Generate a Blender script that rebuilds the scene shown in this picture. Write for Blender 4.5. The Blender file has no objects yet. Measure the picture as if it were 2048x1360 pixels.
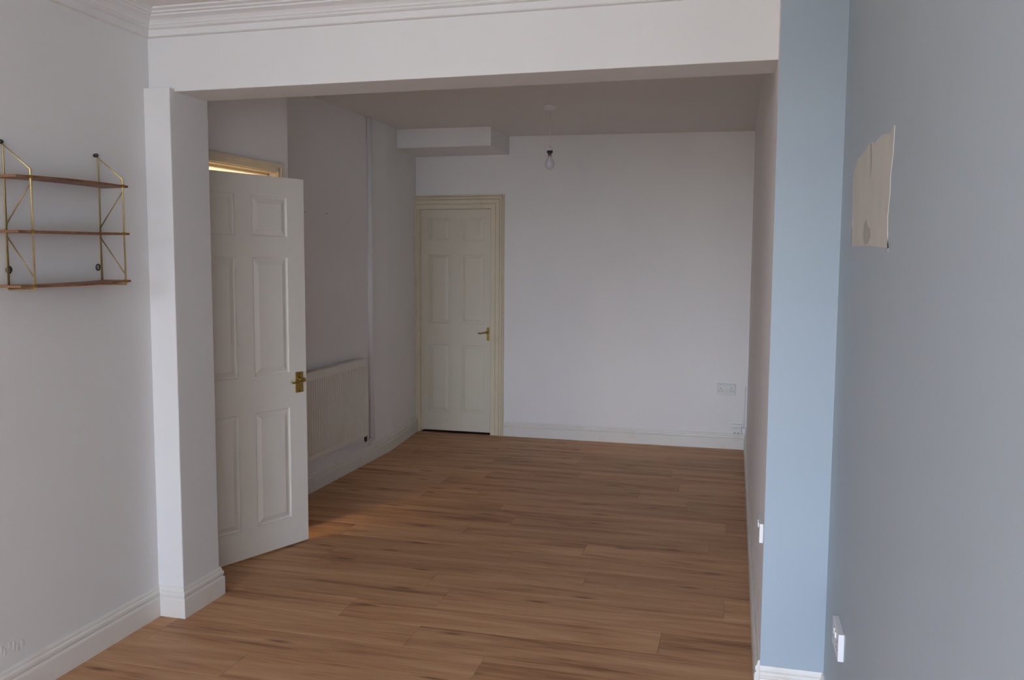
import bpy, bmesh, math, random
from mathutils import Vector, Matrix
random.seed(7)
C = bpy.context.scene.collection
sc = bpy.context.scene

# ---------------------------------------------------------------- camera
FPX = 1701.5
YAW, PITCH, ROLL = 0.256106, 0.086769, 0.005891
CAMZ = 1.53
def cam_axes():
    fw = Vector((-math.sin(YAW), math.cos(YAW), 0)); rt = Vector((math.cos(YAW), math.sin(YAW), 0)); up = Vector((0, 0, 1))
    f2 = fw*math.cos(PITCH) - up*math.sin(PITCH); u2 = up*math.cos(PITCH) + fw*math.sin(PITCH)
    r3 = rt*math.cos(ROLL) + u2*math.sin(ROLL); u3 = -rt*math.sin(ROLL) + u2*math.cos(ROLL)
    return r3, u3, f2
r3, u3, f2 = cam_axes()
cd = bpy.data.cameras.new('camera'); cam = bpy.data.objects.new('camera', cd); C.objects.link(cam)
cd.sensor_fit = 'HORIZONTAL'; cd.sensor_width = 36; cd.lens = FPX/2048*36; cd.clip_start = 0.02
M = Matrix.Identity(4)
for i in range(3):
    M[i][0] = r3[i]; M[i][1] = u3[i]; M[i][2] = -f2[i]
M[2][3] = CAMZ
cam.matrix_world = M
sc.camera = cam

# ---------------------------------------------------------------- world, daylight, exposure
sc.view_settings.view_transform = 'Standard'; sc.view_settings.look = 'None'
sc.view_settings.gamma = 1; sc.view_settings.use_curve_mapping = False
sc.view_settings.exposure = 0.03
w = bpy.data.worlds.new('world'); sc.world = w; w.use_nodes = True
nt = w.node_tree; nt.nodes.clear()
wo = nt.nodes.new('ShaderNodeOutputWorld'); bg = nt.nodes.new('ShaderNodeBackground')
tc = nt.nodes.new('ShaderNodeTexCoord'); sx = nt.nodes.new('ShaderNodeSeparateXYZ'); rp = nt.nodes.new('ShaderNodeValToRGB')
mr = nt.nodes.new('ShaderNodeMapRange'); mr.inputs['From Min'].default_value = -1; mr.inputs['From Max'].default_value = 1
nt.links.new(tc.outputs['Generated'], sx.inputs[0]); nt.links.new(sx.outputs['Z'], mr.inputs['Value'])
nt.links.new(mr.outputs[0], rp.inputs[0]); nt.links.new(rp.outputs[0], bg.inputs['Color']); nt.links.new(bg.outputs[0], wo.inputs[0])
el = rp.color_ramp.elements
el[0].position = 0.0; el[0].color = (0.30, 0.29, 0.28, 1)
el[1].position = 1.0; el[1].color = (0.30, 0.44, 0.75, 1)
e = el.new(0.49); e.color = (0.34, 0.345, 0.345, 1)
e = el.new(0.51); e.color = (0.89, 0.98, 1.13, 1)
e = el.new(0.62); e.color = (0.68, 0.82, 1.08, 1)
bg.inputs['Strength'].default_value = 21.5
# front window opening (behind the camera)
WX0, WX1, WZ0, WZ1, WY = -2.2, 1.9, 0.50, 2.30, -3.1
ld = bpy.data.lights.new('window_portal', 'AREA'); ld.shape = 'RECTANGLE'; ld.size = WX1-WX0; ld.size_y = WZ1-WZ0
ld.cycles.is_portal = True
lo = bpy.data.objects.new('window_portal', ld); C.objects.link(lo)
lo.location = ((WX0+WX1)/2, WY-0.02, (WZ0+WZ1)/2); lo.rotation_euler = (math.radians(90), 0, 0)
# warm lamp in the hall behind the open door
hl = bpy.data.lights.new('hall_lamp_light', 'POINT'); hl.energy = 58; hl.color = (1.0, 0.72, 0.42); hl.shadow_soft_size = 0.12
hlo = bpy.data.objects.new('hall_lamp_light', hl); C.objects.link(hlo); hlo.location = (-3.02, 2.75, 2.25)

# ---------------------------------------------------------------- helpers
def MAT(name, col, rough=0.6, metal=0.0, var=0.04, vscale=3.0, bump=0.0, bscale=200.0, spec=0.5, dirt=None):
    m = bpy.data.materials.new(name); m.use_nodes = True
    t = m.node_tree; b = t.nodes['Principled BSDF']
    b.inputs['Roughness'].default_value = rough; b.inputs['Metallic'].default_value = metal
    b.inputs['Specular IOR Level'].default_value = spec
    co = t.nodes.new('ShaderNodeTexCoord')
    n = t.nodes.new('ShaderNodeTexNoise'); n.inputs['Scale'].default_value = vscale; n.inputs['Detail'].default_value = 6
    t.links.new(co.outputs['Object'], n.inputs['Vector'])
    r = t.nodes.new('ShaderNodeValToRGB')
    r.color_ramp.elements[0].position = 0.3; r.color_ramp.elements[1].position = 0.7
    r.color_ramp.elements[0].color = tuple(c*(1-var) for c in col)+(1,)
    r.color_ramp.elements[1].color = tuple(min(1, c*(1+var)) for c in col)+(1,)
    t.links.new(n.outputs['Fac'], r.inputs[0])
    out = r.outputs[0]
    if dirt:
        dcol, amt, ds = dirt
        n3 = t.nodes.new('ShaderNodeTexNoise'); n3.inputs['Scale'].default_value = ds; n3.inputs['Detail'].default_value = 8
        t.links.new(co.outputs['Object'], n3.inputs['Vector'])
        r3_ = t.nodes.new('ShaderNodeValToRGB'); r3_.color_ramp.elements[0].position = 0.55; r3_.color_ramp.elements[1].position = 0.75
        r3_.color_ramp.elements[0].color = (0, 0, 0, 1); r3_.color_ramp.elements[1].color = (amt, amt, amt, 1)
        t.links.new(n3.outputs['Fac'], r3_.inputs[0])
        mx = t.nodes.new('ShaderNodeMix'); mx.data_type = 'RGBA'
        t.links.new(r3_.outputs[0], mx.inputs['Factor']); t.links.new(out, mx.inputs['A']); mx.inputs['B'].default_value = tuple(dcol)+(1,)
        out = mx.outputs['Result']
    t.links.new(out, b.inputs['Base Color'])
    if bump:
        n2 = t.nodes.new('ShaderNodeTexNoise'); n2.inputs['Scale'].default_value = bscale; n2.inputs['Detail'].default_value = 3
        t.links.new(co.outputs['Object'], n2.inputs['Vector'])
        bp = t.nodes.new('ShaderNodeBump'); bp.inputs['Strength'].default_value = bump; bp.inputs['Distance'].default_value = 0.002
        t.links.new(n2.outputs['Fac'], bp.inputs['Height']); t.links.new(bp.outputs[0], b.inputs['Normal'])
    return m

def WOOD(name, dark, mid, light, rough=0.42, knots=True, sx_=1.0):
    m = bpy.data.materials.new(name); m.use_nodes = True
    t = m.node_tree; b = t.nodes['Principled BSDF']; L = t.links.new
    b.inputs['Roughness'].default_value = rough; b.inputs['Specular IOR Level'].default_value = 0.22
    co = t.nodes.new('ShaderNodeTexCoord'); oi = t.nodes.new('ShaderNodeObjectInfo')
    mul = t.nodes.new('ShaderNodeVectorMath'); mul.operation = 'MULTIPLY_ADD'
    cmb = t.nodes.new('ShaderNodeCombineXYZ')
    for k in range(3): L(oi.outputs['Random'], cmb.inputs[k])
    L(cmb.outputs[0], mul.inputs[0]); mul.inputs[1].default_value = (37.0, 53.0, 11.0); L(co.outputs['Object'], mul.inputs[2])
    def noise(scale, detail, rgh=0.55, dist=0.0):
        mp = t.nodes.new('ShaderNodeMapping'); mp.inputs['Scale'].default_value = scale; L(mul.outputs[0], mp.inputs['Vector'])
        n = t.nodes.new('ShaderNodeTexNoise'); n.inputs['Scale'].default_value = 1; n.inputs['Detail'].default_value = detail
        n.inputs['Roughness'].default_value = rgh; n.inputs['Distortion'].default_value = dist
        L(mp.outputs[0], n.inputs['Vector']); return n.outputs['Fac']
    a = noise((1.1*sx_, 12, 12), 4, 0.6, 0.6); f = noise((5*sx_, 140, 140), 3)
    mx = t.nodes.new('ShaderNodeMath'); mx.operation = 'MULTIPLY_ADD'; L(f, mx.inputs[0]); mx.inputs[1].default_value = 0.30; 
    sc_ = t.nodes.new('ShaderNodeMath'); sc_.operation = 'MULTIPLY'; L(a, sc_.inputs[0]); sc_.inputs[1].default_value = 0.72
    L(sc_.outputs[0], mx.inputs[2])
    rr = t.nodes.new('ShaderNodeValToRGB'); e = rr.color_ramp.elements
    e[0].position = 0.34; e[0].color = tuple(dark)+(1,); e[1].position = 0.66; e[1].color = tuple(light)+(1,)
    k = e.new(0.47); k.color = tuple(mid)+(1,)
    L(mx.outputs[0], rr.inputs[0])
    out = rr.outputs[0]
    # each board a little lighter or darker
    vb = t.nodes.new('ShaderNodeMapRange'); vb.inputs['To Min'].default_value = 0.90; vb.inputs['To Max'].default_value = 1.10
    L(oi.outputs['Random'], vb.inputs['Value'])
    vm = t.nodes.new('ShaderNodeVectorMath'); vm.operation = 'SCALE'; L(out, vm.inputs[0]); L(vb.outputs[0], vm.inputs['Scale']); out = vm.outputs[0]
    if knots:
        mp = t.nodes.new('ShaderNodeMapping'); mp.inputs['Scale'].default_value = (1.1, 5.0, 1); L(mul.outputs[0], mp.inputs['Vector'])
        v = t.nodes.new('ShaderNodeTexVoronoi'); v.voronoi_dimensions = '2D'; v.inputs['Scale'].default_value = 1; L(mp.outputs[0], v.inputs['Vector'])
        kr = t.nodes.new('ShaderNodeValToRGB'); kr.color_ramp.elements[0].position = 0.012; kr.color_ramp.elements[0].color = (0.75, 0.75, 0.75, 1)
        kr.color_ramp.elements[1].position = 0.085; kr.color_ramp.elements[1].color = (0, 0, 0, 1)
        L(v.outputs['Distance'], kr.inputs[0])
        sp = t.nodes.new('ShaderNodeMix'); sp.data_type = 'RGBA'
        L(kr.outputs[0], sp.inputs['Factor']); L(out, sp.inputs['A']); sp.inputs['B'].default_value = tuple(c*0.45 for c in dark)+(1,)
        out = sp.outputs['Result']
    L(out, b.inputs['Base Color'])
    bp = t.nodes.new('ShaderNodeBump'); bp.inputs['Strength'].default_value = 0.08; bp.inputs['Distance'].default_value = 0.001
    L(f, bp.inputs['Height']); L(bp.outputs[0], b.inputs['Normal'])
    return m

m_wallb = MAT('white_paint_brightened', (0.885, 0.865, 0.85), 0.75, var=0.015, vscale=2, bump=0.12, bscale=60)  # white_paint lightened to stand in for light missing in the far room
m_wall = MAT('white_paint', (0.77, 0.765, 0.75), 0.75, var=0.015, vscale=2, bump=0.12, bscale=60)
m_ceil = MAT('ceiling_paint', (0.83, 0.795, 0.765), 0.85, var=0.015, vscale=2, bump=0.1, bscale=60)
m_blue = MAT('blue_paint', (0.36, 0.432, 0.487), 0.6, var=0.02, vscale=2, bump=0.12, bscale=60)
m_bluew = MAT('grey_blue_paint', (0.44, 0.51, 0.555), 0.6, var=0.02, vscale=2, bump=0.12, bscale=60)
m_trim = MAT('white_gloss', (0.78, 0.755, 0.70), 0.4, var=0.02, vscale=5, dirt=((0.55, 0.45, 0.30), 0.35, 6))
m_cream = MAT('cream_gloss', (0.76, 0.68, 0.51), 0.38, var=0.03, vscale=5, dirt=((0.60, 0.48, 0.30), 0.3, 7))
m_door = MAT('door_paint', (0.78, 0.745, 0.67), 0.45, var=0.015, vscale=4)
m_door2 = MAT('far_door_paint', (0.73, 0.675, 0.55), 0.45, var=0.015, vscale=4)
m_brass = MAT('brass', (0.50, 0.36, 0.10), 0.28, 1.0, var=0.12, vscale=30)
m_gold = MAT('brass_rod', (0.66, 0.54, 0.26), 0.38, 0.75, var=0.08, vscale=30)
m_gold_shaded = MAT('brass_rod_shaded', (0.34, 0.25, 0.13), 0.45, 0.5, var=0.08, vscale=30)  # darker brass for the braces, their shade put into the colour
m_dark = MAT('dark_metal', (0.06, 0.055, 0.045), 0.4, 0.6, var=0.1)
m_rad = MAT('radiator_enamel', (0.78, 0.735, 0.65), 0.4, var=0.02)
m_white = MAT('white_plastic', (0.80, 0.80, 0.79), 0.35, var=0.01)
m_ivory = MAT('aged_plastic', (0.70, 0.71, 0.67), 0.4, var=0.02)
m_black = MAT('black_plastic', (0.02, 0.02, 0.02), 0.4, var=0.05)
m_chrome = MAT('grey_metal', (0.35, 0.34, 0.30), 0.3, 0.8, var=0.05)
m_bulb = MAT('frosted_bulb', (0.66, 0.66, 0.72), 0.15, var=0.01)
m_slot = MAT('socket_slot', (0.10, 0.10, 0.10), 0.6, var=0.05)
m_plaster = MAT('bare_plaster', (0.62, 0.595, 0.54), 0.85, var=0.05, vscale=9, bump=0.2, bscale=90)
m_stain = MAT('stained_plaster', (0.46, 0.43, 0.37), 0.85, var=0.1, vscale=30)
m_under = MAT('underlay', (0.10, 0.06, 0.04), 0.9)
m_floor = WOOD('laminate_oak', (0.275, 0.125, 0.058), (0.515, 0.275, 0.138), (0.66, 0.395, 0.215), rough=0.52)
m_shelf = WOOD('teak_shelf', (0.14, 0.06, 0.03), (0.23, 0.105, 0.05), (0.30, 0.15, 0.075), knots=False)

def tag(o, label, cat, group=None, kind=None):
    o['label'] = label; o['category'] = cat
    if group: o['group'] = group
    if kind: o['kind'] = kind
    return o
def obj(name, bm, mat, parent=None, smooth=False):
    bmesh.ops.recalc_face_normals(bm, faces=bm.faces)
    me = bpy.data.meshes.new(name); bm.to_mesh(me); bm.free()
    for m in (mat if isinstance(mat, (list, tuple)) else [mat]): me.materials.append(m)
    if smooth:
        for p in me.polygons: p.use_smooth = True
    o = bpy.data.objects.new(name, me); C.objects.link(o)
    if parent: o.parent = parent
    return o
def empty(name, loc=(0, 0, 0), rz=0.0):
    o = bpy.data.objects.new(name, None); C.objects.link(o); o.location = loc; o.rotation_euler = (0, 0, rz); o.empty_display_size = 0.05
    return o
def box(bm, x0, x1, y0, y1, z0, z1, bev=0.0):
    v = [bm.verts.new((x, y, z)) for x in (x0, x1) for y in (y0, y1) for z in (z0, z1)]
    fs = [bm.faces.new([v[i] for i in q]) for q in ((0, 1, 3, 2), (4, 6, 7, 5), (0, 4, 5, 1), (2, 3, 7, 6), (0, 2, 6, 4), (1, 5, 7, 3))]
    if bev:
        es = list({e for f in fs for e in f.edges})
        bmesh.ops.bevel(bm, geom=es, offset=bev, segments=2, affect='EDGES', profile=0.5)
    return fs
def BM(): return bmesh.new()
def boxes(*bs, bev=0.0):
    bm = BM()
    for b in bs: box(bm, *b, bev=bev)
    return bm
def tube(bm, pts, r, n=10, cap=True):
    pts = [Vector(p) for p in pts]; rings = []
    for i, p in enumerate(pts):
        if i == 0: d = pts[1]-p
        elif i == len(pts)-1: d = p-pts[i-1]
        else: d = (pts[i+1]-p).normalized()+(p-pts[i-1]).normalized()
        d.normalize()
        a = Vector((0, 0, 1)) if abs(d.z) < 0.9 else Vector((0, 1, 0))
        u = d.cross(a).normalized(); v = d.cross(u).normalized()
        rr = r[i] if isinstance(r, (list, tuple)) else r
        rings.append([bm.verts.new(p+u*rr*math.cos(2*math.pi*k/n)+v*rr*math.sin(2*math.pi*k/n)) for k in range(n)])
    for a, b in zip(rings, rings[1:]):
        for k in range(n): bm.faces.new((a[k], a[(k+1) % n], b[(k+1) % n], b[k]))
    if cap: bm.faces.new(rings[0]); bm.faces.new(rings[-1])
def lathe(bm, prof, c=(0, 0, 0), n=24):
    rings = []
    for r, z in prof:
        rings.append([bm.verts.new((c[0]+max(r, 1e-4)*math.cos(2*math.pi*k/n), c[1]+max(r, 1e-4)*math.sin(2*math.pi*k/n), c[2]+z)) for k in range(n)])
    for a, b in zip(rings, rings[1:]):
        for k in range(n): bm.faces.new((a[k], a[(k+1) % n], b[(k+1) % n], b[k]))
    bm.faces.new(rings[0]); bm.faces.new(rings[-1])
def sweep(path, prof, closed_prof=True):
    """profile (offset to the right of the path, z) swept along plan points with mitred corners"""
    bm = BM(); P = [Vector(p) for p in path]; rings = []
    def rn(a, b):
        d = (b-a).normalized(); return Vector((d.y, -d.x))
    for i, p in enumerate(P):
        if i == 0: m = rn(P[0], P[1])
        elif i == len(P)-1: m = rn(P[-2], P[-1])
        else:
            n1 = rn(P[i-1], p); n2 = rn(p, P[i+1]); m = (n1+n2)/(1+n1.dot(n2))
        rings.append([bm.verts.new((p.x+m.x*o, p.y+m.y*o, z)) for o, z in prof])
    n = len(prof)
    for a, b in zip(rings, rings[1:]):
        for k in range(n): bm.faces.new((a[k], a[(k+1) % n], b[(k+1) % n], b[k]))
    bm.faces.new(rings[0]); bm.faces.new(rings[-1])
    return bm
def prism(bm, plan, z0, z1):
    a = [bm.verts.new((x, y, z0)) for x, y in plan]; b = [bm.verts.new((x, y, z1)) for x, y in plan]
    n = len(plan)
    for k in range(n): bm.faces.new((a[k], a[(k+1) % n], b[(k+1) % n], b[k]))
    bm.faces.new(a); bm.faces.new(b)

# ---------------------------------------------------------------- plan of the place
XL, XR = -2.404, 0.335            # front room walls
XO = 0.121                        # far room, wall on the window side of the opening
YP, YH0, YH1 = 3.107, 3.142, 3.357
YF = 7.333
XW, YB = 2.25, 0.35               # the front room widens behind the viewer
ZC = 2.556
def zc_back(x, y):
    u = (x+2.8)/2.92; v = (y-3.35)/3.98
    return (2.60*(1-u)+2.640*u)*(1-v)+(2.672*(1-u)+2.640*u)*v
ST = 'structure'

# ---------------------------------------------------------------- floor of single boards
fl = obj('floor', boxes((-2.95, 0.5, WY-0.15, 7.6, -0.06, -0.013), (0.5, XW+0.15, WY-0.15, YB+0.15, -0.06, -0.013)), m_under)
tag(fl, 'brown oak laminate floor running through both rooms', 'floor', kind=ST)
ROW, Y0, PL = 0.208, 3.09, 1.385
known = {-1: -0.911, 0: -1.26, 1: -1.645, 2: -1.268, 3: -1.395, 5: -1.112, 8: -1.26, 9: -0.015, 10: -0.607, 12: -0.59}
plank_meshes = {}
def plank_mesh(length, width):
    key = (round(length, 3), round(width, 3))
    if key in plank_meshes: return plank_meshes[key]
    bm = BM(); g = 0.0004; c = 0.0016
    x0, x1, y0, y1 = g, length-g, g, width-g
    lo_ = [bm.verts.new((x, y, -0.012)) for x, y in ((x0, y0), (x1, y0), (x1, y1), (x0, y1))]
    md = [bm.verts.new((x, y, -0.0008)) for x, y in ((x0, y0), (x1, y0), (x1, y1), (x0, y1))]
    hi = [bm.verts.new((x, y, 0)) for x, y in ((x0+c, y0+c), (x1-c, y0+c), (x1-c, y1-c), (x0+c, y1-c))]
    for a, b in ((lo_, md), (md, hi)):
        for k in range(4): bm.faces.new((a[k], a[(k+1) % 4], b[(k+1) % 4], b[k]))
    bm.faces.new(hi); bm.faces.new(lo_[::-1])
    me = bpy.data.meshes.new('plank'); bm.to_mesh(me); bm.free(); me.materials.append(m_floor)
    plank_meshes[key] = me; return me
k = -30
while Y0+k*ROW < 7.32:
    ya = Y0+k*ROW; yb = min(ya+ROW, 7.332)
    xa, xb = (-2.40, XW) if ya < YB-0.1 else (-2.40, 0.334) if ya < 3.05 else ((-2.40, 0.12) if ya < 3.4 else (-2.84, 0.12))
    j = known.get(k, -1.9+((k*0.4713) % 1)*PL)
    while j > xa: j -= PL
    while j < xb:
        a, b = max(j, xa), min(j+PL, xb)
        if b-a > 0.02:
            o = bpy.data.objects.new('plank', plank_mesh(b-a, yb-ya)); C.objects.link(o); o.parent = fl; o.location = (a, ya, 0)
        j += PL
    k += 1

# ---------------------------------------------------------------- walls and ceilings
def S(name, bm, mat, label, cat='wall'):
    return tag(obj(name, bm, mat), label, cat, kind=ST)
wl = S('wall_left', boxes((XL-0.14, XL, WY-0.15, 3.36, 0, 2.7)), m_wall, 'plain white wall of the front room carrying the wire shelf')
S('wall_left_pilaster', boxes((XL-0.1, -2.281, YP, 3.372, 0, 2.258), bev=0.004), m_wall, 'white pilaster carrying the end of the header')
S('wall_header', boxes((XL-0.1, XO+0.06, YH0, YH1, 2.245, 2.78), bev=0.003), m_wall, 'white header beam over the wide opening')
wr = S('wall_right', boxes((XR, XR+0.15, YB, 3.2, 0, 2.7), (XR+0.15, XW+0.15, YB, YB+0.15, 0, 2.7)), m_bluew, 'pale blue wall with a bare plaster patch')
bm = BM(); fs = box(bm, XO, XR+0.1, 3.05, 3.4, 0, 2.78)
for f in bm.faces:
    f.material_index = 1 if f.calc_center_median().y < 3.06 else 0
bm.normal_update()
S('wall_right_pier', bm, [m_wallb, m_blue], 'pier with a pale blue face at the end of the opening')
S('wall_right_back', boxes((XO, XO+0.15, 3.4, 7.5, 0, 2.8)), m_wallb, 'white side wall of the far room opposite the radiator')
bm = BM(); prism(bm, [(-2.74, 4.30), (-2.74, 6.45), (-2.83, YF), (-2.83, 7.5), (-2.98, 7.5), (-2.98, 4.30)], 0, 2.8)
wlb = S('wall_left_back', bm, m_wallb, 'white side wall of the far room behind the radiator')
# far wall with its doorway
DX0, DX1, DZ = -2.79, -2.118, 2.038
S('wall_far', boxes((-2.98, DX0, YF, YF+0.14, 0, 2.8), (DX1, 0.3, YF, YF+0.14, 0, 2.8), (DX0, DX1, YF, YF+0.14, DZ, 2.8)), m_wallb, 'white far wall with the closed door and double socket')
S('wall_front', boxes((XL-0.14, WX0, WY-0.15, WY, 0, 2.7), (WX1, XW+0.15, WY-0.15, WY, 0, 2.7), (WX0, WX1, WY-0.15, WY, 0, WZ0), (WX0, WX1, WY-0.15, WY, WZ1, 2.7)), m_wall, 'white window wall behind the viewer')
S('wall_right_front', boxes((XW, XW+0.15, WY-0.15, YB, 0, 2.7)), m_wall, 'white side wall of the window recess behind the viewer')
S('ceiling', boxes((XL-0.14, XR+0.15, WY-0.15, YH0+0.05, ZC, ZC+0.06), (XR+0.15, XW+0.15, WY-0.15, YB+0.15, ZC, ZC+0.06)), m_ceil, 'white ceiling of the front room', 'ceiling')
bm = BM(); NX, NY = 6, 8; g = []
for i in range(NX+1):
    for jj in range(NY+1):
        x = -3.0+i*(0.28+3.0)/NX; y = 3.2+jj*(7.5-3.2)/NY
        g.append((bm.verts.new((x, y, zc_back(x, y))), bm.verts.new((x, y, 2.86))))
idx = lambda i, jj: i*(NY+1)+jj
for i in range(NX):
    for jj in range(NY):
        q = [idx(i, jj), idx(i+1, jj), idx(i+1, jj+1), idx(i, jj+1)]
        bm.faces.new([g[a][0] for a in q]); bm.faces.new([g[a][1] for a in q])
S('ceiling_back', bm, m_ceil, 'white slightly uneven ceiling of the far room', 'ceiling')
zb = zc_back(-2.4, 6.75)
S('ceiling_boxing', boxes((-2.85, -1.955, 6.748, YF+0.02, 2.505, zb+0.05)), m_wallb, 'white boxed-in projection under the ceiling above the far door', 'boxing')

# wall with the open doorway, turned a few degrees
HP = Vector((-2.544, 3.468)); A = math.radians(6.4)
wa = empty('wall_hall_side', (HP.x, HP.y, 0), -A)      # local +y runs along the wall, +x into the room
tag(wa, 'short white wall holding the frame of the open door', 'wall', kind=ST)
SJ = 0.782
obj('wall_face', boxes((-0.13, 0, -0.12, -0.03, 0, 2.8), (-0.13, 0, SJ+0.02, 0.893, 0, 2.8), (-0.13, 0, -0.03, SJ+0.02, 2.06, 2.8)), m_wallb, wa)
obj('door_lining', boxes((-0.132, 0.002, -0.03, -0.004, 0, 2.06), (-0.132, 0.002, SJ, SJ+0.022, 0, 2.06), (-0.132, 0.002, -0.03, SJ+0.02, 2.03, 2.062)), m_cream, wa)
obj('door_stop', boxes((-0.075, -0.045, SJ-0.012, SJ, 0, 2.03), (-0.075, -0.045, -0.004, SJ, 2.018, 2.03), (-0.075, -0.045, -0.004, 0.008, 0, 2.03)), m_cream, wa)
bm = boxes((0, 0.014, SJ+0.004, SJ+0.036, 0, 2.079), (0, 0.020, SJ+0.024, SJ+0.040, 0, 2.083),
           (0, 0.014, -0.05, SJ+0.036, 2.036, 2.079), (0, 0.022, -0.05, SJ+0.040, 2.062, 2.083), bev=0.002)
obj('architrave', bm, m_cream, wa)
# return of that wall back to the radiator wall
bm = BM(); prism(bm, [(-2.47, 4.28), (-2.449, 4.355), (-2.76, 4.36), (-2.76, 4.28)], 0, 2.8)
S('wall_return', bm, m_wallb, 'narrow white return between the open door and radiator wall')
# the hall beyond
S('wall_hall', boxes((-3.75, -3.6, 1.2, 4.45, 0, 2.7), (-3.75, -2.5, 1.05, 1.2, 0, 2.7), (-3.75, -2.74, 4.36, 4.46, 0, 2.7), (-2.75, -2.53, 3.2, 3.36, 0, 2.7)), m_wall, 'pale wall of the hall beyond the open door')
S('ceiling_hall', boxes((-3.75, -2.5, 1.05, 4.46, 2.55, 2.65)), m_ceil, 'ceiling of the hall beyond the open door', 'ceiling')
S('floor_hall', boxes((-3.75, -2.404, 1.05, 4.46, -0.05, -0.002)), m_under, 'dark floor of the hall beyond the open door', 'floor')

# ---------------------------------------------------------------- skirting and cornice
def base_prof(h=0.132, t=0.018):
    return [(-0.004, 0), (t, 0), (t, h*0.60), (t*0.92, h*0.64), (t*0.62, h*0.665), (t*0.62, h*0.69), (t*0.80, h*0.715), (t*0.86, h*0.77), (t*0.80, h*0.83),
            (t*0.5, h*0.87), (t*0.46, h*0.93), (t*0.25, h), (-0.004, h)]
def base(name, path, label, h=0.132):
    return tag(obj(name, sweep(path, base_prof(h)), m_trim), label, 'skirting board', kind=ST)
base('baseboard_left', [(XL, WY), (XL, YP), (-2.281, YP), (-2.281, 3.372), (-2.53, 3.372)], 'white moulded skirting board stepping round the pilaster')
base('baseboard_left_back', [(-2.74, 4.37), (-2.74, 6.45), (-2.83, YF)], 'cream moulded skirting board beneath the radiator')
base('baseboard_far', [(-1.996, YF), (XO, YF)], 'white moulded skirting board along the far wall')
base('baseboard_right_back', [(XO, YF), (XO, 3.06)], 'moulded skirting board along the socket side of the far room')
base('baseboard_right', [(XO, 3.05), (XR, 3.05), (XR, YB), (XW, YB), (XW, WY)], 'white moulded skirting board under the pale blue pier', 0.120)
cor = [(-0.004, 2.466), (0.016, 2.467), (0.020, 2.470), (0.020, 2.494), (0.030, 2.496), (0.036, 2.500), (0.036, 2.505), (0.042, 2.508), (0.046, 2.515),
       (0.056, 2.524), (0.072, 2.530), (0.080, 2.532), (0.081, 2.538), (0.094, 2.540), (0.098, 2.546), (0.112, 2.549), (0.116, 2.551), (0.116, 2.560), (-0.004, 2.560)]
tag(obj('trim_1', sweep([(XL, WY), (XL, YH0), (XO+0.003, YH0)], cor), m_wall), 'moulded white plaster cornice round the front room ceiling', 'cornice', kind=ST)

# ---------------------------------------------------------------- six-panel doors
ROWS = [(0.165, 0.765), (0.955, 1.567), (1.675, 1.880)]
def six_panel(name, W, H, rows, cols, T, mat, label, loc, rz, z0):
    """local x across the leaf from the hinge, visible face at local y = 0 looking towards -y"""
    d = empty(name, loc, rz); tag(d, label, 'door', kind=ST)
    zs = [z0]+[z for r in rows for z in r]+[H]
    xs = [0]+[x for c in cols for x in c]+[W]
    bm = BM(); rec = 0.011
    box(bm, 0, W, rec, T-rec, z0, H)
    for i in range(0, len(xs), 2): box(bm, xs[i], xs[i+1], 0, T, z0, H)
    for i in range(0, len(zs), 2):
        for c in cols: box(bm, c[0], c[1], 0, T, zs[i], zs[i+1])
    leaf = obj('leaf', bm, mat, d)
    for side in (0, 1):
        for z in rows:
            for c in cols:
                pb = BM(); ins = [(0.0, rec-0.004), (0.004, rec-0.0015), (0.010, rec-0.001), (0.034, 0.0015), (0.036, 0.0005)]
                rings = []
                for i_, dp in ins:
                    yy = dp if side == 0 else T-dp
                    rings.append([pb.verts.new(v) for v in ((c[0]+i_, yy, z[0]+i_), (c[1]-i_, yy, z[0]+i_), (c[1]-i_, yy, z[1]-i_), (c[0]+i_, yy, z[1]-i_))])
                bk = rec+0.002 if side == 0 else T-rec-0.002
                rings.insert(0, [pb.verts.new(v) for v in ((c[0], bk, z[0]), (c[1], bk, z[0]), (c[1], bk, z[1]), (c[0], bk, z[1]))])
                for a, b in zip(rings, rings[1:]):
                    for q in range(4): pb.faces.new((a[q], a[(q+1) % 4], b[(q+1) % 4], b[q]))
                pb.faces.new(rings[-1]); pb.faces.new(rings[0])
                obj('panel', pb, mat, leaf)
    return d
def lever(d, x, zc, T, toward=-1, plate=(0.042, 0.115), L=0.085, sides=(0, 1)):
    for side in sides:
        s = -1 if side == 0 else 1; y = 0 if side == 0 else T
        yy = sorted((y, y+s*0.006))
        pl = obj('handle_plate', boxes((x-plate[0]/2, x+plate[0]/2, yy[0], yy[1], zc-plate[1]/2, zc+plate[1]/2), bev=0.0015), m_brass, d)
        bm = BM()
        zz = zc+plate[1]*0.14
        tube(bm, [(x, y+s*0.004, zz), (x, y+s*0.02, zz), (x, y+s*0.04, zz)], [0.014, 0.011, 0.010], 12)
        tube(bm, [(x, y+s*0.042, zz), (x+toward*L*0.35, y+s*0.046, zz-0.003), (x+toward*L*0.7, y+s*0.045, zz-0.010), (x+toward*L*0.9, y+s*0.044, zz-0.010), (x+toward*L, y+s*0.043, zz-0.003)], [0.009, 0.0065, 0.006, 0.006, 0.005], 10)
        bmesh.ops.create_icosphere(bm, subdivisions=2, radius=0.012, matrix=Matrix.Translation((x, y+s*0.042, zz)))
        obj('lever', bm, m_brass, pl, True)
        for dz in (-0.42, 0.42):
            sb = BM(); tube(sb, [(x, y+s*0.004, zc+dz*plate[1]), (x, y+s*0.0072, zc+dz*plate[1])], 0.0035, 10); obj('screw', sb, m_dark, pl)
DW = 0.768
cols1 = [(0.110, 0.332), (0.434, 0.656)]
OA = math.radians(22)      # the open leaf's direction, measured from +y towards +x
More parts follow.
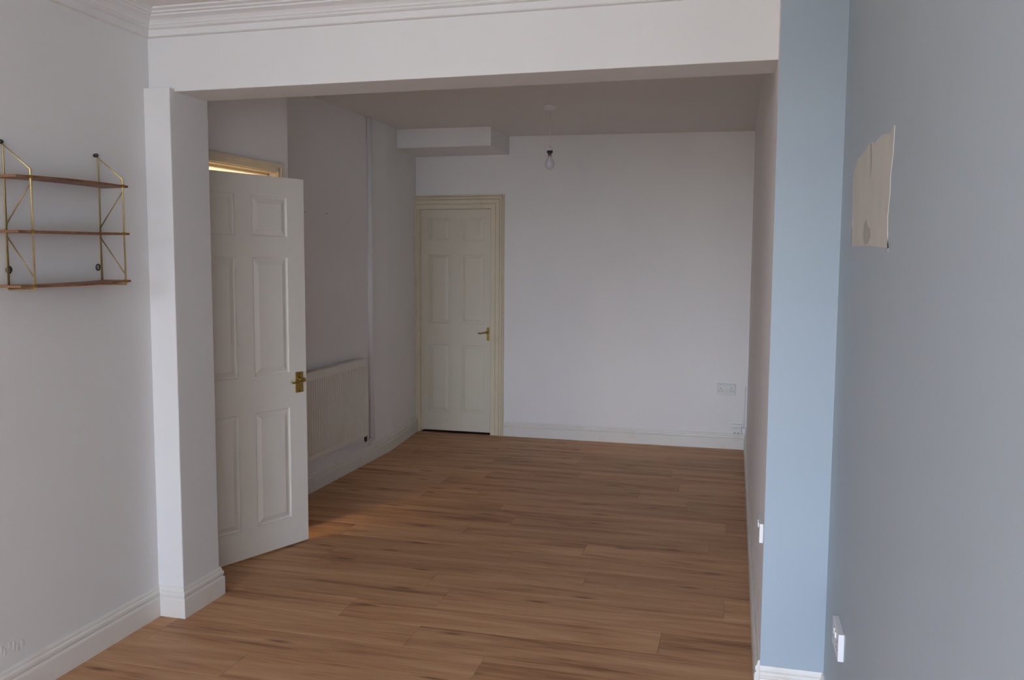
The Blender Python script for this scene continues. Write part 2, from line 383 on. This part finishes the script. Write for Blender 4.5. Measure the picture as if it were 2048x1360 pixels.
d1 = six_panel('door_1', DW, 1.984, ROWS, cols1, 0.04, m_door, 'cream six-panel door standing ajar beside the pilaster', (HP.x, HP.y, 0), math.pi/2-OA, 0.012)
lever(d1, DW-0.050, 0.897, 0.04, plate=(0.050, 0.112))
for z in (0.25, 1.0, 1.75):
    hb = BM(); tube(hb, [(-0.002, -0.004, z-0.045), (-0.002, -0.004, z+0.045)], 0.006, 10); obj('hinge', hb, m_chrome, d1)
FW, FX = 0.664, -2.786
cols2 = [(0.075, 0.272), (0.388, 0.600)]
rows2 = [(0.19, 0.812), (1.005, 1.630), (1.752, 1.958)]
d2 = six_panel('door_2', FW, 2.033, rows2, cols2, 0.035, m_door2, 'cream six-panel door closed in the far wall', (FX, YF+0.004, 0), 0, 0.018)
lever(d2, FW-0.022, 0.918, 0.035, plate=(0.024, 0.118), L=0.080, sides=(0,))
S('wall_beyond_door', boxes((-2.9, -2.0, YF+0.14, YF+0.2, -0.06, 2.3)), m_under, 'dark closed space behind the far door')
# architrave of the far door: three moulded lengths
tr = empty('trim_2', (0, YF, 0)); tag(tr, 'stepped cream architrave framing the far door', 'architrave', kind=ST)
ap = [(0, 0), (0, 0.013), (0.004, 0.016), (0.040, 0.017), (0.044, 0.012), (0.049, 0.019), (0.078, 0.021), (0.082, 0.014), (0.088, 0.026), (0.104, 0.028), (0.108, 0.020), (0.114, 0.032), (0.122, 0.033), (0.124, 0.030), (0.124, 0)]
bm = BM(); rings = []
for q in range(3):
    rings.append([bm.verts.new(((DX1+o, -t, 0), (DX1+o, -t, 2.036+o), (-2.829, -t, 2.036+o))[q]) for o, t in ap])
for a, b in zip(rings, rings[1:]):
    for q in range(len(ap)): bm.faces.new((a[q], a[(q+1) % len(ap)], b[(q+1) % len(ap)], b[q]))
bm.faces.new(rings[0]); bm.faces.new(rings[-1])
obj('architrave', bm, m_cream, tr)
obj('architrave_jamb', boxes((-2.829, DX0, -0.020, 0, 0, 2.036), (-2.829, -2.812, -0.028, 0, 0, 2.036), bev=0.0015), m_cream, tr)
obj('lining', boxes((DX0, DX0+0.003, 0, 0.12, 0, DZ), (DX1-0.002, DX1, 0, 0.12, 0, DZ), (DX0, DX1, 0, 0.12, DZ-0.003, DZ)), m_cream, tr)

# ---------------------------------------------------------------- window behind the viewer
wf = empty('window_1', ((WX0+WX1)/2, WY-0.07, WZ0)); tag(wf, 'tall white framed window behind the viewer', 'window', kind=ST)
hw = (WX1-WX0)/2; hh = WZ1-WZ0
obj('window_frame', boxes((-hw, -hw+0.05, -0.03, 0.03, 0, hh), (hw-0.05, hw, -0.03, 0.03, 0, hh), (-hw, hw, -0.03, 0.03, 0, 0.05), (-hw, hw, -0.03, 0.03, hh-0.05, hh)), m_white, wf)
for xm in (-hw/2, 0, hw/2): obj('mullion', boxes((xm-0.025, xm+0.025, -0.025, 0.025, 0, hh)), m_white, wf)
obj('window_sill', boxes((-hw-0.05, hw+0.05, 0.03, 0.18, -0.03, 0.0)), m_trim, wf)

# ---------------------------------------------------------------- wire shelf unit on the front room wall
sh = empty('wall_shelf_unit', (XL, 2.59, 1.45))
tag(sh, 'three-tier wooden shelf hung on thin brass wire frames', 'shelf')
xb, xf = 0.016, 0.124      # back and front rods, measured from the wall
Z3 = (0.008, 0.190, 0.371)
rr_ = 0.0042
for y in (-0.223, 0.219):
    bm = BM()
    tube(bm, [(xb, y, -0.004), (xb, y, 0.482), (xf, y, 0.396), (xf, y, -0.004), (xb, y, -0.004)], rr_, 8)
    fr = obj('wire_frame', bm, m_gold, sh, True)
    for a, b in (((xf, 0.352), (xb, 0.213)), ((xb, 0.176), (xf, 0.034))):
        bm = BM(); tube(bm, [(a[0], y, a[1]), (b[0], y, b[1])], 0.0024, 8); obj('brace', bm, m_gold_shaded, fr, True)
    for z in Z3: obj('shelf_clip', boxes((xf-0.004, xf+0.0048, y-0.0046, y+0.0046, z-0.005, z+0.006)), m_brass, fr)
    # hook at the top and screw eye low down
    bm = BM(); tube(bm, [(0, y, 0.490), (0.008, y, 0.490)], [0.007, 0.007], 14)
    bmesh.ops.create_uvsphere(bm, u_segments=12, v_segments=8, radius=0.008, matrix=Matrix.Translation((0.010, y, 0.490)))
    obj('wall_hook', bm, m_dark, sh, True)
    ye = y+(0.014 if y < 0 else -0.006); bm = BM()
    tube(bm, [(0.005, ye+0.010*math.cos(q*math.pi/8), 0.061+0.011*math.sin(q*math.pi/8)) for q in range(17)], 0.0032, 8)
    tube(bm, [(0, ye+0.010, 0.061), (0.005, ye+0.010, 0.061)], 0.003, 8)
    obj('screw_eye', bm, m_dark, sh, True)
for z, bow in zip(Z3, (-0.004, 0.0, 0.004)):
    bm = BM(); n = 12; rings = []
    for i in range(n+1):
        v = i/n; y = -0.279+v*0.533; dz = bow*(1-(2*v-1)**2)
        bf = 0.004*(1-(2*v-1)**2)
        rings.append([bm.verts.new(q) for q in ((0.004, y, z+dz-0.004), (xf-0.004+bf, y, z+dz-0.004), (xf-0.004+bf, y, z+dz+0.004), (0.004, y, z+dz+0.004))])
    for a, b in zip(rings, rings[1:]):
        for q in range(4): bm.faces.new((a[q], a[(q+1) % 4], b[(q+1) % 4], b[q]))
    bm.faces.new(rings[0]); bm.faces.new(rings[-1])
    obj('shelf_board', bm, m_shelf, sh)

# the boards are hung slightly out of level
for o in [c for c in sh.children]+[g_ for c in sh.children for g_ in c.children]:
    for v in o.data.vertices: v.co.z += 0.0207*v.co.y

# ---------------------------------------------------------------- radiator
RY0, RY1 = 4.80, 5.862
ra = empty('radiator', (-2.7385, (RY0+RY1)/2, 0.2)); tag(ra, 'cream ribbed panel radiator under the white pipe casing', 'radiator')
hl_ = (RY1-RY0)/2; X1 = 0.078; RB, RT = 0.045, 0.632
bm = BM(); pitch = 0.0322; n = int(2*hl_/pitch); off = (2*hl_-n*pitch)/2
pr = [(-hl_, X1)]
for i in range(n):
    y = -hl_+off+i*pitch
    pr += [(y+0.002, X1), (y+0.006, X1-0.020), (y+0.015, X1-0.020), (y+0.019, X1), (y+0.031, X1)]
pr += [(hl_, X1)]
lo_ = [bm.verts.new((x, y, RB+0.035)) for y, x in pr]; hi_ = [bm.verts.new((x, y, RT-0.055)) for y, x in pr]
for i in range(len(pr)-1): bm.faces.new((lo_[i], lo_[i+1], hi_[i+1], hi_[i]))
box(bm, X1-0.028, X1, -hl_, hl_, RT-0.055, RT-0.004); box(bm, X1-0.028, X1, -hl_, hl_, RB, RB+0.035)
box(bm, X1-0.030, X1-0.0205, -hl_, hl_, RB, RT-0.004)
obj('front_panel', bm, m_rad, ra)
obj('back_panel', boxes((0.028, 0.038, -hl_, hl_, RB, RT-0.004)), m_rad, ra)
bm = BM(); box(bm, 0.026, X1+0.002, -hl_, hl_, RT-0.004, RT)
for i in range(40): box(bm, 0.034, X1-0.008, -hl_+0.02+i*0.026, -hl_+0.032+i*0.026, RT, RT+0.0015)
obj('top_grille', bm, m_rad, ra)
for s in (-1, 1): obj('side_panel', boxes((0.026, X1+0.001, s*hl_-0.003, s*hl_+0.003, RB+0.01, RT), bev=0.001), m_rad, ra)
bm = BM(); tube(bm, [(0.05, hl_+0.004, RB+0.012), (0.05, hl_+0.030, RB+0.012)], 0.008, 12)
tube(bm, [(0.05, hl_+0.030, RB-0.05), (0.05, hl_+0.030, RB-0.01), (0.05, hl_+0.030, RB+0.03)], [0.010, 0.013, 0.010], 12)
tube(bm, [(0.05, hl_+0.030, RB+0.03), (0.05, hl_+0.030, RB+0.065)], 0.009, 12)
obj('valve', bm, m_dark, ra, True)
bm = BM(); tube(bm, [(0.05, hl_+0.030, RB-0.045), (0.045, hl_+0.045, RB-0.062), (0.035, hl_+0.10, RB-0.066), (0.024, hl_+0.205, RB-0.066)], 0.0075, 12); obj('supply_pipe', bm, m_rad, ra, True)
for y in (-hl_*0.7, hl_*0.7): obj('bracket', boxes((0, 0.03, y-0.015, y+0.015, RB+0.05, RT-0.08)), m_rad, ra)

# ---------------------------------------------------------------- vertical pipe casing
pc = empty('pipe_casing', (-2.74, 6.095, 0.135)); tag(pc, 'thin white pipe casing running from skirting to ceiling', 'pipe')
bm = BM(); HT = zc_back(-2.74, 6.1)-0.135; N = 10
def half(z): return [bm.verts.new((0.032*math.sin(math.pi*q/N)**0.7 if 0 < q < N else 0.0, -0.022*math.cos(math.pi*q/N), z)) for q in range(N+1)]
a, b = half(0.03), half(HT)
for q in range(N): bm.faces.new((a[q], a[q+1], b[q+1], b[q]))
bm.faces.new(a); bm.faces.new(b); bm.faces.new((a[0], a[-1], b[-1], b[0]))
obj('casing', bm, m_wallb, pc, True)
obj('casing_foot', boxes((0, 0.034, -0.045, 0.028, 0, 0.032), bev=0.002), m_trim, pc)

# ---------------------------------------------------------------- pendant light
px, py = -1.28, 5.90; pz = zc_back(px, py)
pd = empty('pendant_light', (px, py, pz)); tag(pd, 'bare white bulb hanging on a thin cord from a ceiling rose', 'lamp')
bm = BM(); lathe(bm, [(0.046, 0.004), (0.047, -0.010), (0.044, -0.022), (0.034, -0.028), (0.012, -0.030), (0.008, -0.036)]); obj('ceiling_rose', bm, m_white, pd, True)
bm = BM(); tube(bm, [(0, 0, -0.03), (0, 0, -0.285)], 0.0028, 8); obj('cord', bm, m_white, pd, True)
ho = -0.279
bm = BM(); lathe(bm, [(0.006, ho), (0.012, ho-0.006), (0.018, ho-0.018), (0.019, ho-0.032)]); lh = obj('lampholder', bm, m_white, pd, True)
bm = BM(); lathe(bm, [(0.0205, ho-0.031), (0.0205, ho-0.045), (0.017, ho-0.047)]); obj('skirt_ring', bm, m_black, lh, True)
bm = BM(); lathe(bm, [(0.013, ho-0.045), (0.0135, ho-0.068), (0.015, ho-0.070)]); obj('bulb_cap', bm, m_chrome, pd, True)
bm = BM(); lathe(bm, [(0.014, ho-0.068), (0.0155, ho-0.080), (0.021, ho-0.092), (0.028, ho-0.105), (0.0315, ho-0.120), (0.0305, ho-0.135), (0.025, ho-0.148), (0.015, ho-0.158), (0.004, ho-0.162)]); obj('bulb', bm, m_bulb, pd, True)

# ---------------------------------------------------------------- sockets
def socket(name, label, loc, rz, wd, ht, dp, gangs=2, cat='socket'):
    """back on local y=0, front towards local -y"""
    s = empty(name, loc, rz); tag(s, label, cat)
    obj('faceplate', boxes((-wd/2, wd/2, -dp, 0, -ht/2, ht/2), bev=0.002), m_ivory if gangs and cat == 'wall plate' else m_white, s)
    for g_ in range(gangs):
        cx = 0 if gangs == 1 else (-wd/4 if g_ == 0 else wd/4)*1.15
        for ax, az, w_, h_ in ((0, 0.006, 0.005, 0.009), (-0.011, -0.014, 0.008, 0.005), (0.011, -0.014, 0.008, 0.005)):
            obj('pin_slot', boxes((cx+ax-w_/2, cx+ax+w_/2, -dp-0.0004, -dp+0.002, az-h_/2, az+h_/2)), m_slot, s)
        if gangs == 2:
            obj('rocker_switch', boxes((cx*0.38-0.006, cx*0.38+0.006, -dp-0.004, -dp, 0.008, 0.026), bev=0.001), m_white, s)
    return s
socket('double_socket', 'white double power socket mounted on the far wall', (-0.052, YF, 0.507), 0, 0.150, 0.092, 0.026, cat='wall plate')
bpy.data.objects['double_socket']['category'] = 'socket'
# small phone box on the skirting with its cable cover
ps = empty('phone_socket', (0.041, YF, 0.132)); tag(ps, 'small square white phone box resting on the far skirting', 'socket')
obj('faceplate', boxes((-0.040, 0.040, -0.030, 0, 0, 0.085), bev=0.002), m_white, ps)
for x in (-0.014, 0.016): obj('jack', boxes((x-0.007, x+0.007, -0.0304, -0.028, 0.006, 0.013)), m_slot, ps)
obj('seam', boxes((-0.036, 0.036, -0.0306, -0.029, 0.052, 0.054)), m_slot, ps)
obj('cable_clip', boxes((0.044, 0.074, -0.026, 0, 0.002, 0.052), bev=0.003), m_white, ps)
bm = BM(); tube(bm, [(0.06, -0.006, 0.05), (0.062, -0.005, 0.2), (0.066, -0.005, 0.40)], 0.003, 8); obj('cable', bm, m_wall, ps, True)
socket('wall_socket', 'white double socket low on the pale blue wall', (XR, 2.630, 0.425), -math.pi/2, 0.146, 0.082, 0.017)
socket('wall_socket', 'white double socket low on the far room side wall just past the pier', (XO, 3.185, 0.578), -math.pi/2, 0.146, 0.070, 0.014)

# ---------------------------------------------------------------- stripped patch on the blue wall
def patch(name, pts, t, mat):
    bm = BM(); a = [bm.verts.new((XR-t, y, z)) for y, z in pts]; b = [bm.verts.new((XR+0.002, y, z)) for y, z in pts]
    n = len(pts)
    for q in range(n): bm.faces.new((a[q], a[(q+1) % n], b[(q+1) % n], b[q]))
    bm.faces.new(a); bm.faces.new(b)
    return obj(name, bm, mat, wr)
patch('bare_plaster_patch', [(2.10, 1.575), (2.40, 1.588), (2.62, 1.592), (2.745, 1.594), (2.765, 1.64), (2.755, 1.70), (2.775, 1.76), (2.765, 1.812), (2.70, 1.846), (2.55, 1.850), (2.44, 1.862), (2.41, 1.848), (2.25, 1.852), (2.14, 1.838),
                             (2.105, 1.850), (2.088, 1.848), (2.092, 1.79), (2.115, 1.74), (2.112, 1.70), (2.13, 1.65), (2.12, 1.60), (2.11, 1.566)], 0.0012, m_plaster)
patch('plaster_stain', [(2.42, 1.592), (2.48, 1.594), (2.51, 1.62), (2.50, 1.648), (2.46, 1.662), (2.43, 1.640), (2.39, 1.634), (2.37, 1.61)], 0.0018, m_stain)
patch('plaster_stain', [(2.395, 1.79), (2.41, 1.855), (2.44, 1.855), (2.425, 1.80), (2.42, 1.76)], 0.0018, m_stain)
patch('plaster_stain', [(2.72, 1.594), (2.745, 1.596), (2.760, 1.640), (2.735, 1.66)], 0.0018, m_stain)
# pencil marks on the wall above the radiator
obj('pencil_mark', boxes((-2.7402, -2.7392, 5.382, 5.414, 1.881, 1.886)), m_stain, wlb)
obj('pencil_mark', boxes((-2.7402, -2.7392, 5.088, 5.100, 1.870, 1.878)), m_stain, wlb)


# ---------------------------------------------------------------- pale rendered house added outside the window, unseen, to block sky light
hs = empty('blocker', (9.0, -16.0, 0)); tag(hs, 'pale rendered house added outside to cut sky light on one side', 'blocker', kind=ST)
m_render = MAT('pale_render', (0.55, 0.53, 0.50), 0.9, var=0.05, vscale=1)
hw_ = obj('blocker_wall', boxes((-7.0, 14, -4, 4, -2.5, 7.0)), m_render, hs)
bm = BM(); v = [bm.verts.new(q) for q in ((-7.3, -4.3, 7), (14.3, -4.3, 7), (14.3, 4.3, 7), (-7.3, 4.3, 7), (-7.3, 0, 9.5), (14.3, 0, 9.5))]
for q in ((0, 1, 2, 3), (0, 1, 5, 4), (3, 2, 5, 4), (0, 4, 3), (1, 5, 2)): bm.faces.new([v[i] for i in q])
obj('blocker_roof', bm, m_under, hs)
for ix in range(6):
    for zz in (0.6, 3.8): obj('blocker_window', boxes((-5.4+ix*3.2, -4.1+ix*3.2, 4, 4.03, zz, zz+1.6)), m_slot, hw_)

# ---------------------------------------------------------------- blistered paint low on the front room wall
rb = random.Random(3)
for y, z in ((2.285, 0.205), (2.297, 0.190), (2.318, 0.207), (2.336, 0.198), (2.352, 0.184), (2.372, 0.190)):
    bm = BM(); bmesh.ops.create_icosphere(bm, subdivisions=2, radius=1.0)
    bmesh.ops.scale(bm, vec=(0.0013, 0.007+rb.random()*0.004, 0.014+rb.random()*0.008), verts=bm.verts)
    bmesh.ops.translate(bm, vec=(XL-0.0005, y, z), verts=bm.verts)
    obj('paint_blister', bm, m_wall, wl, True)
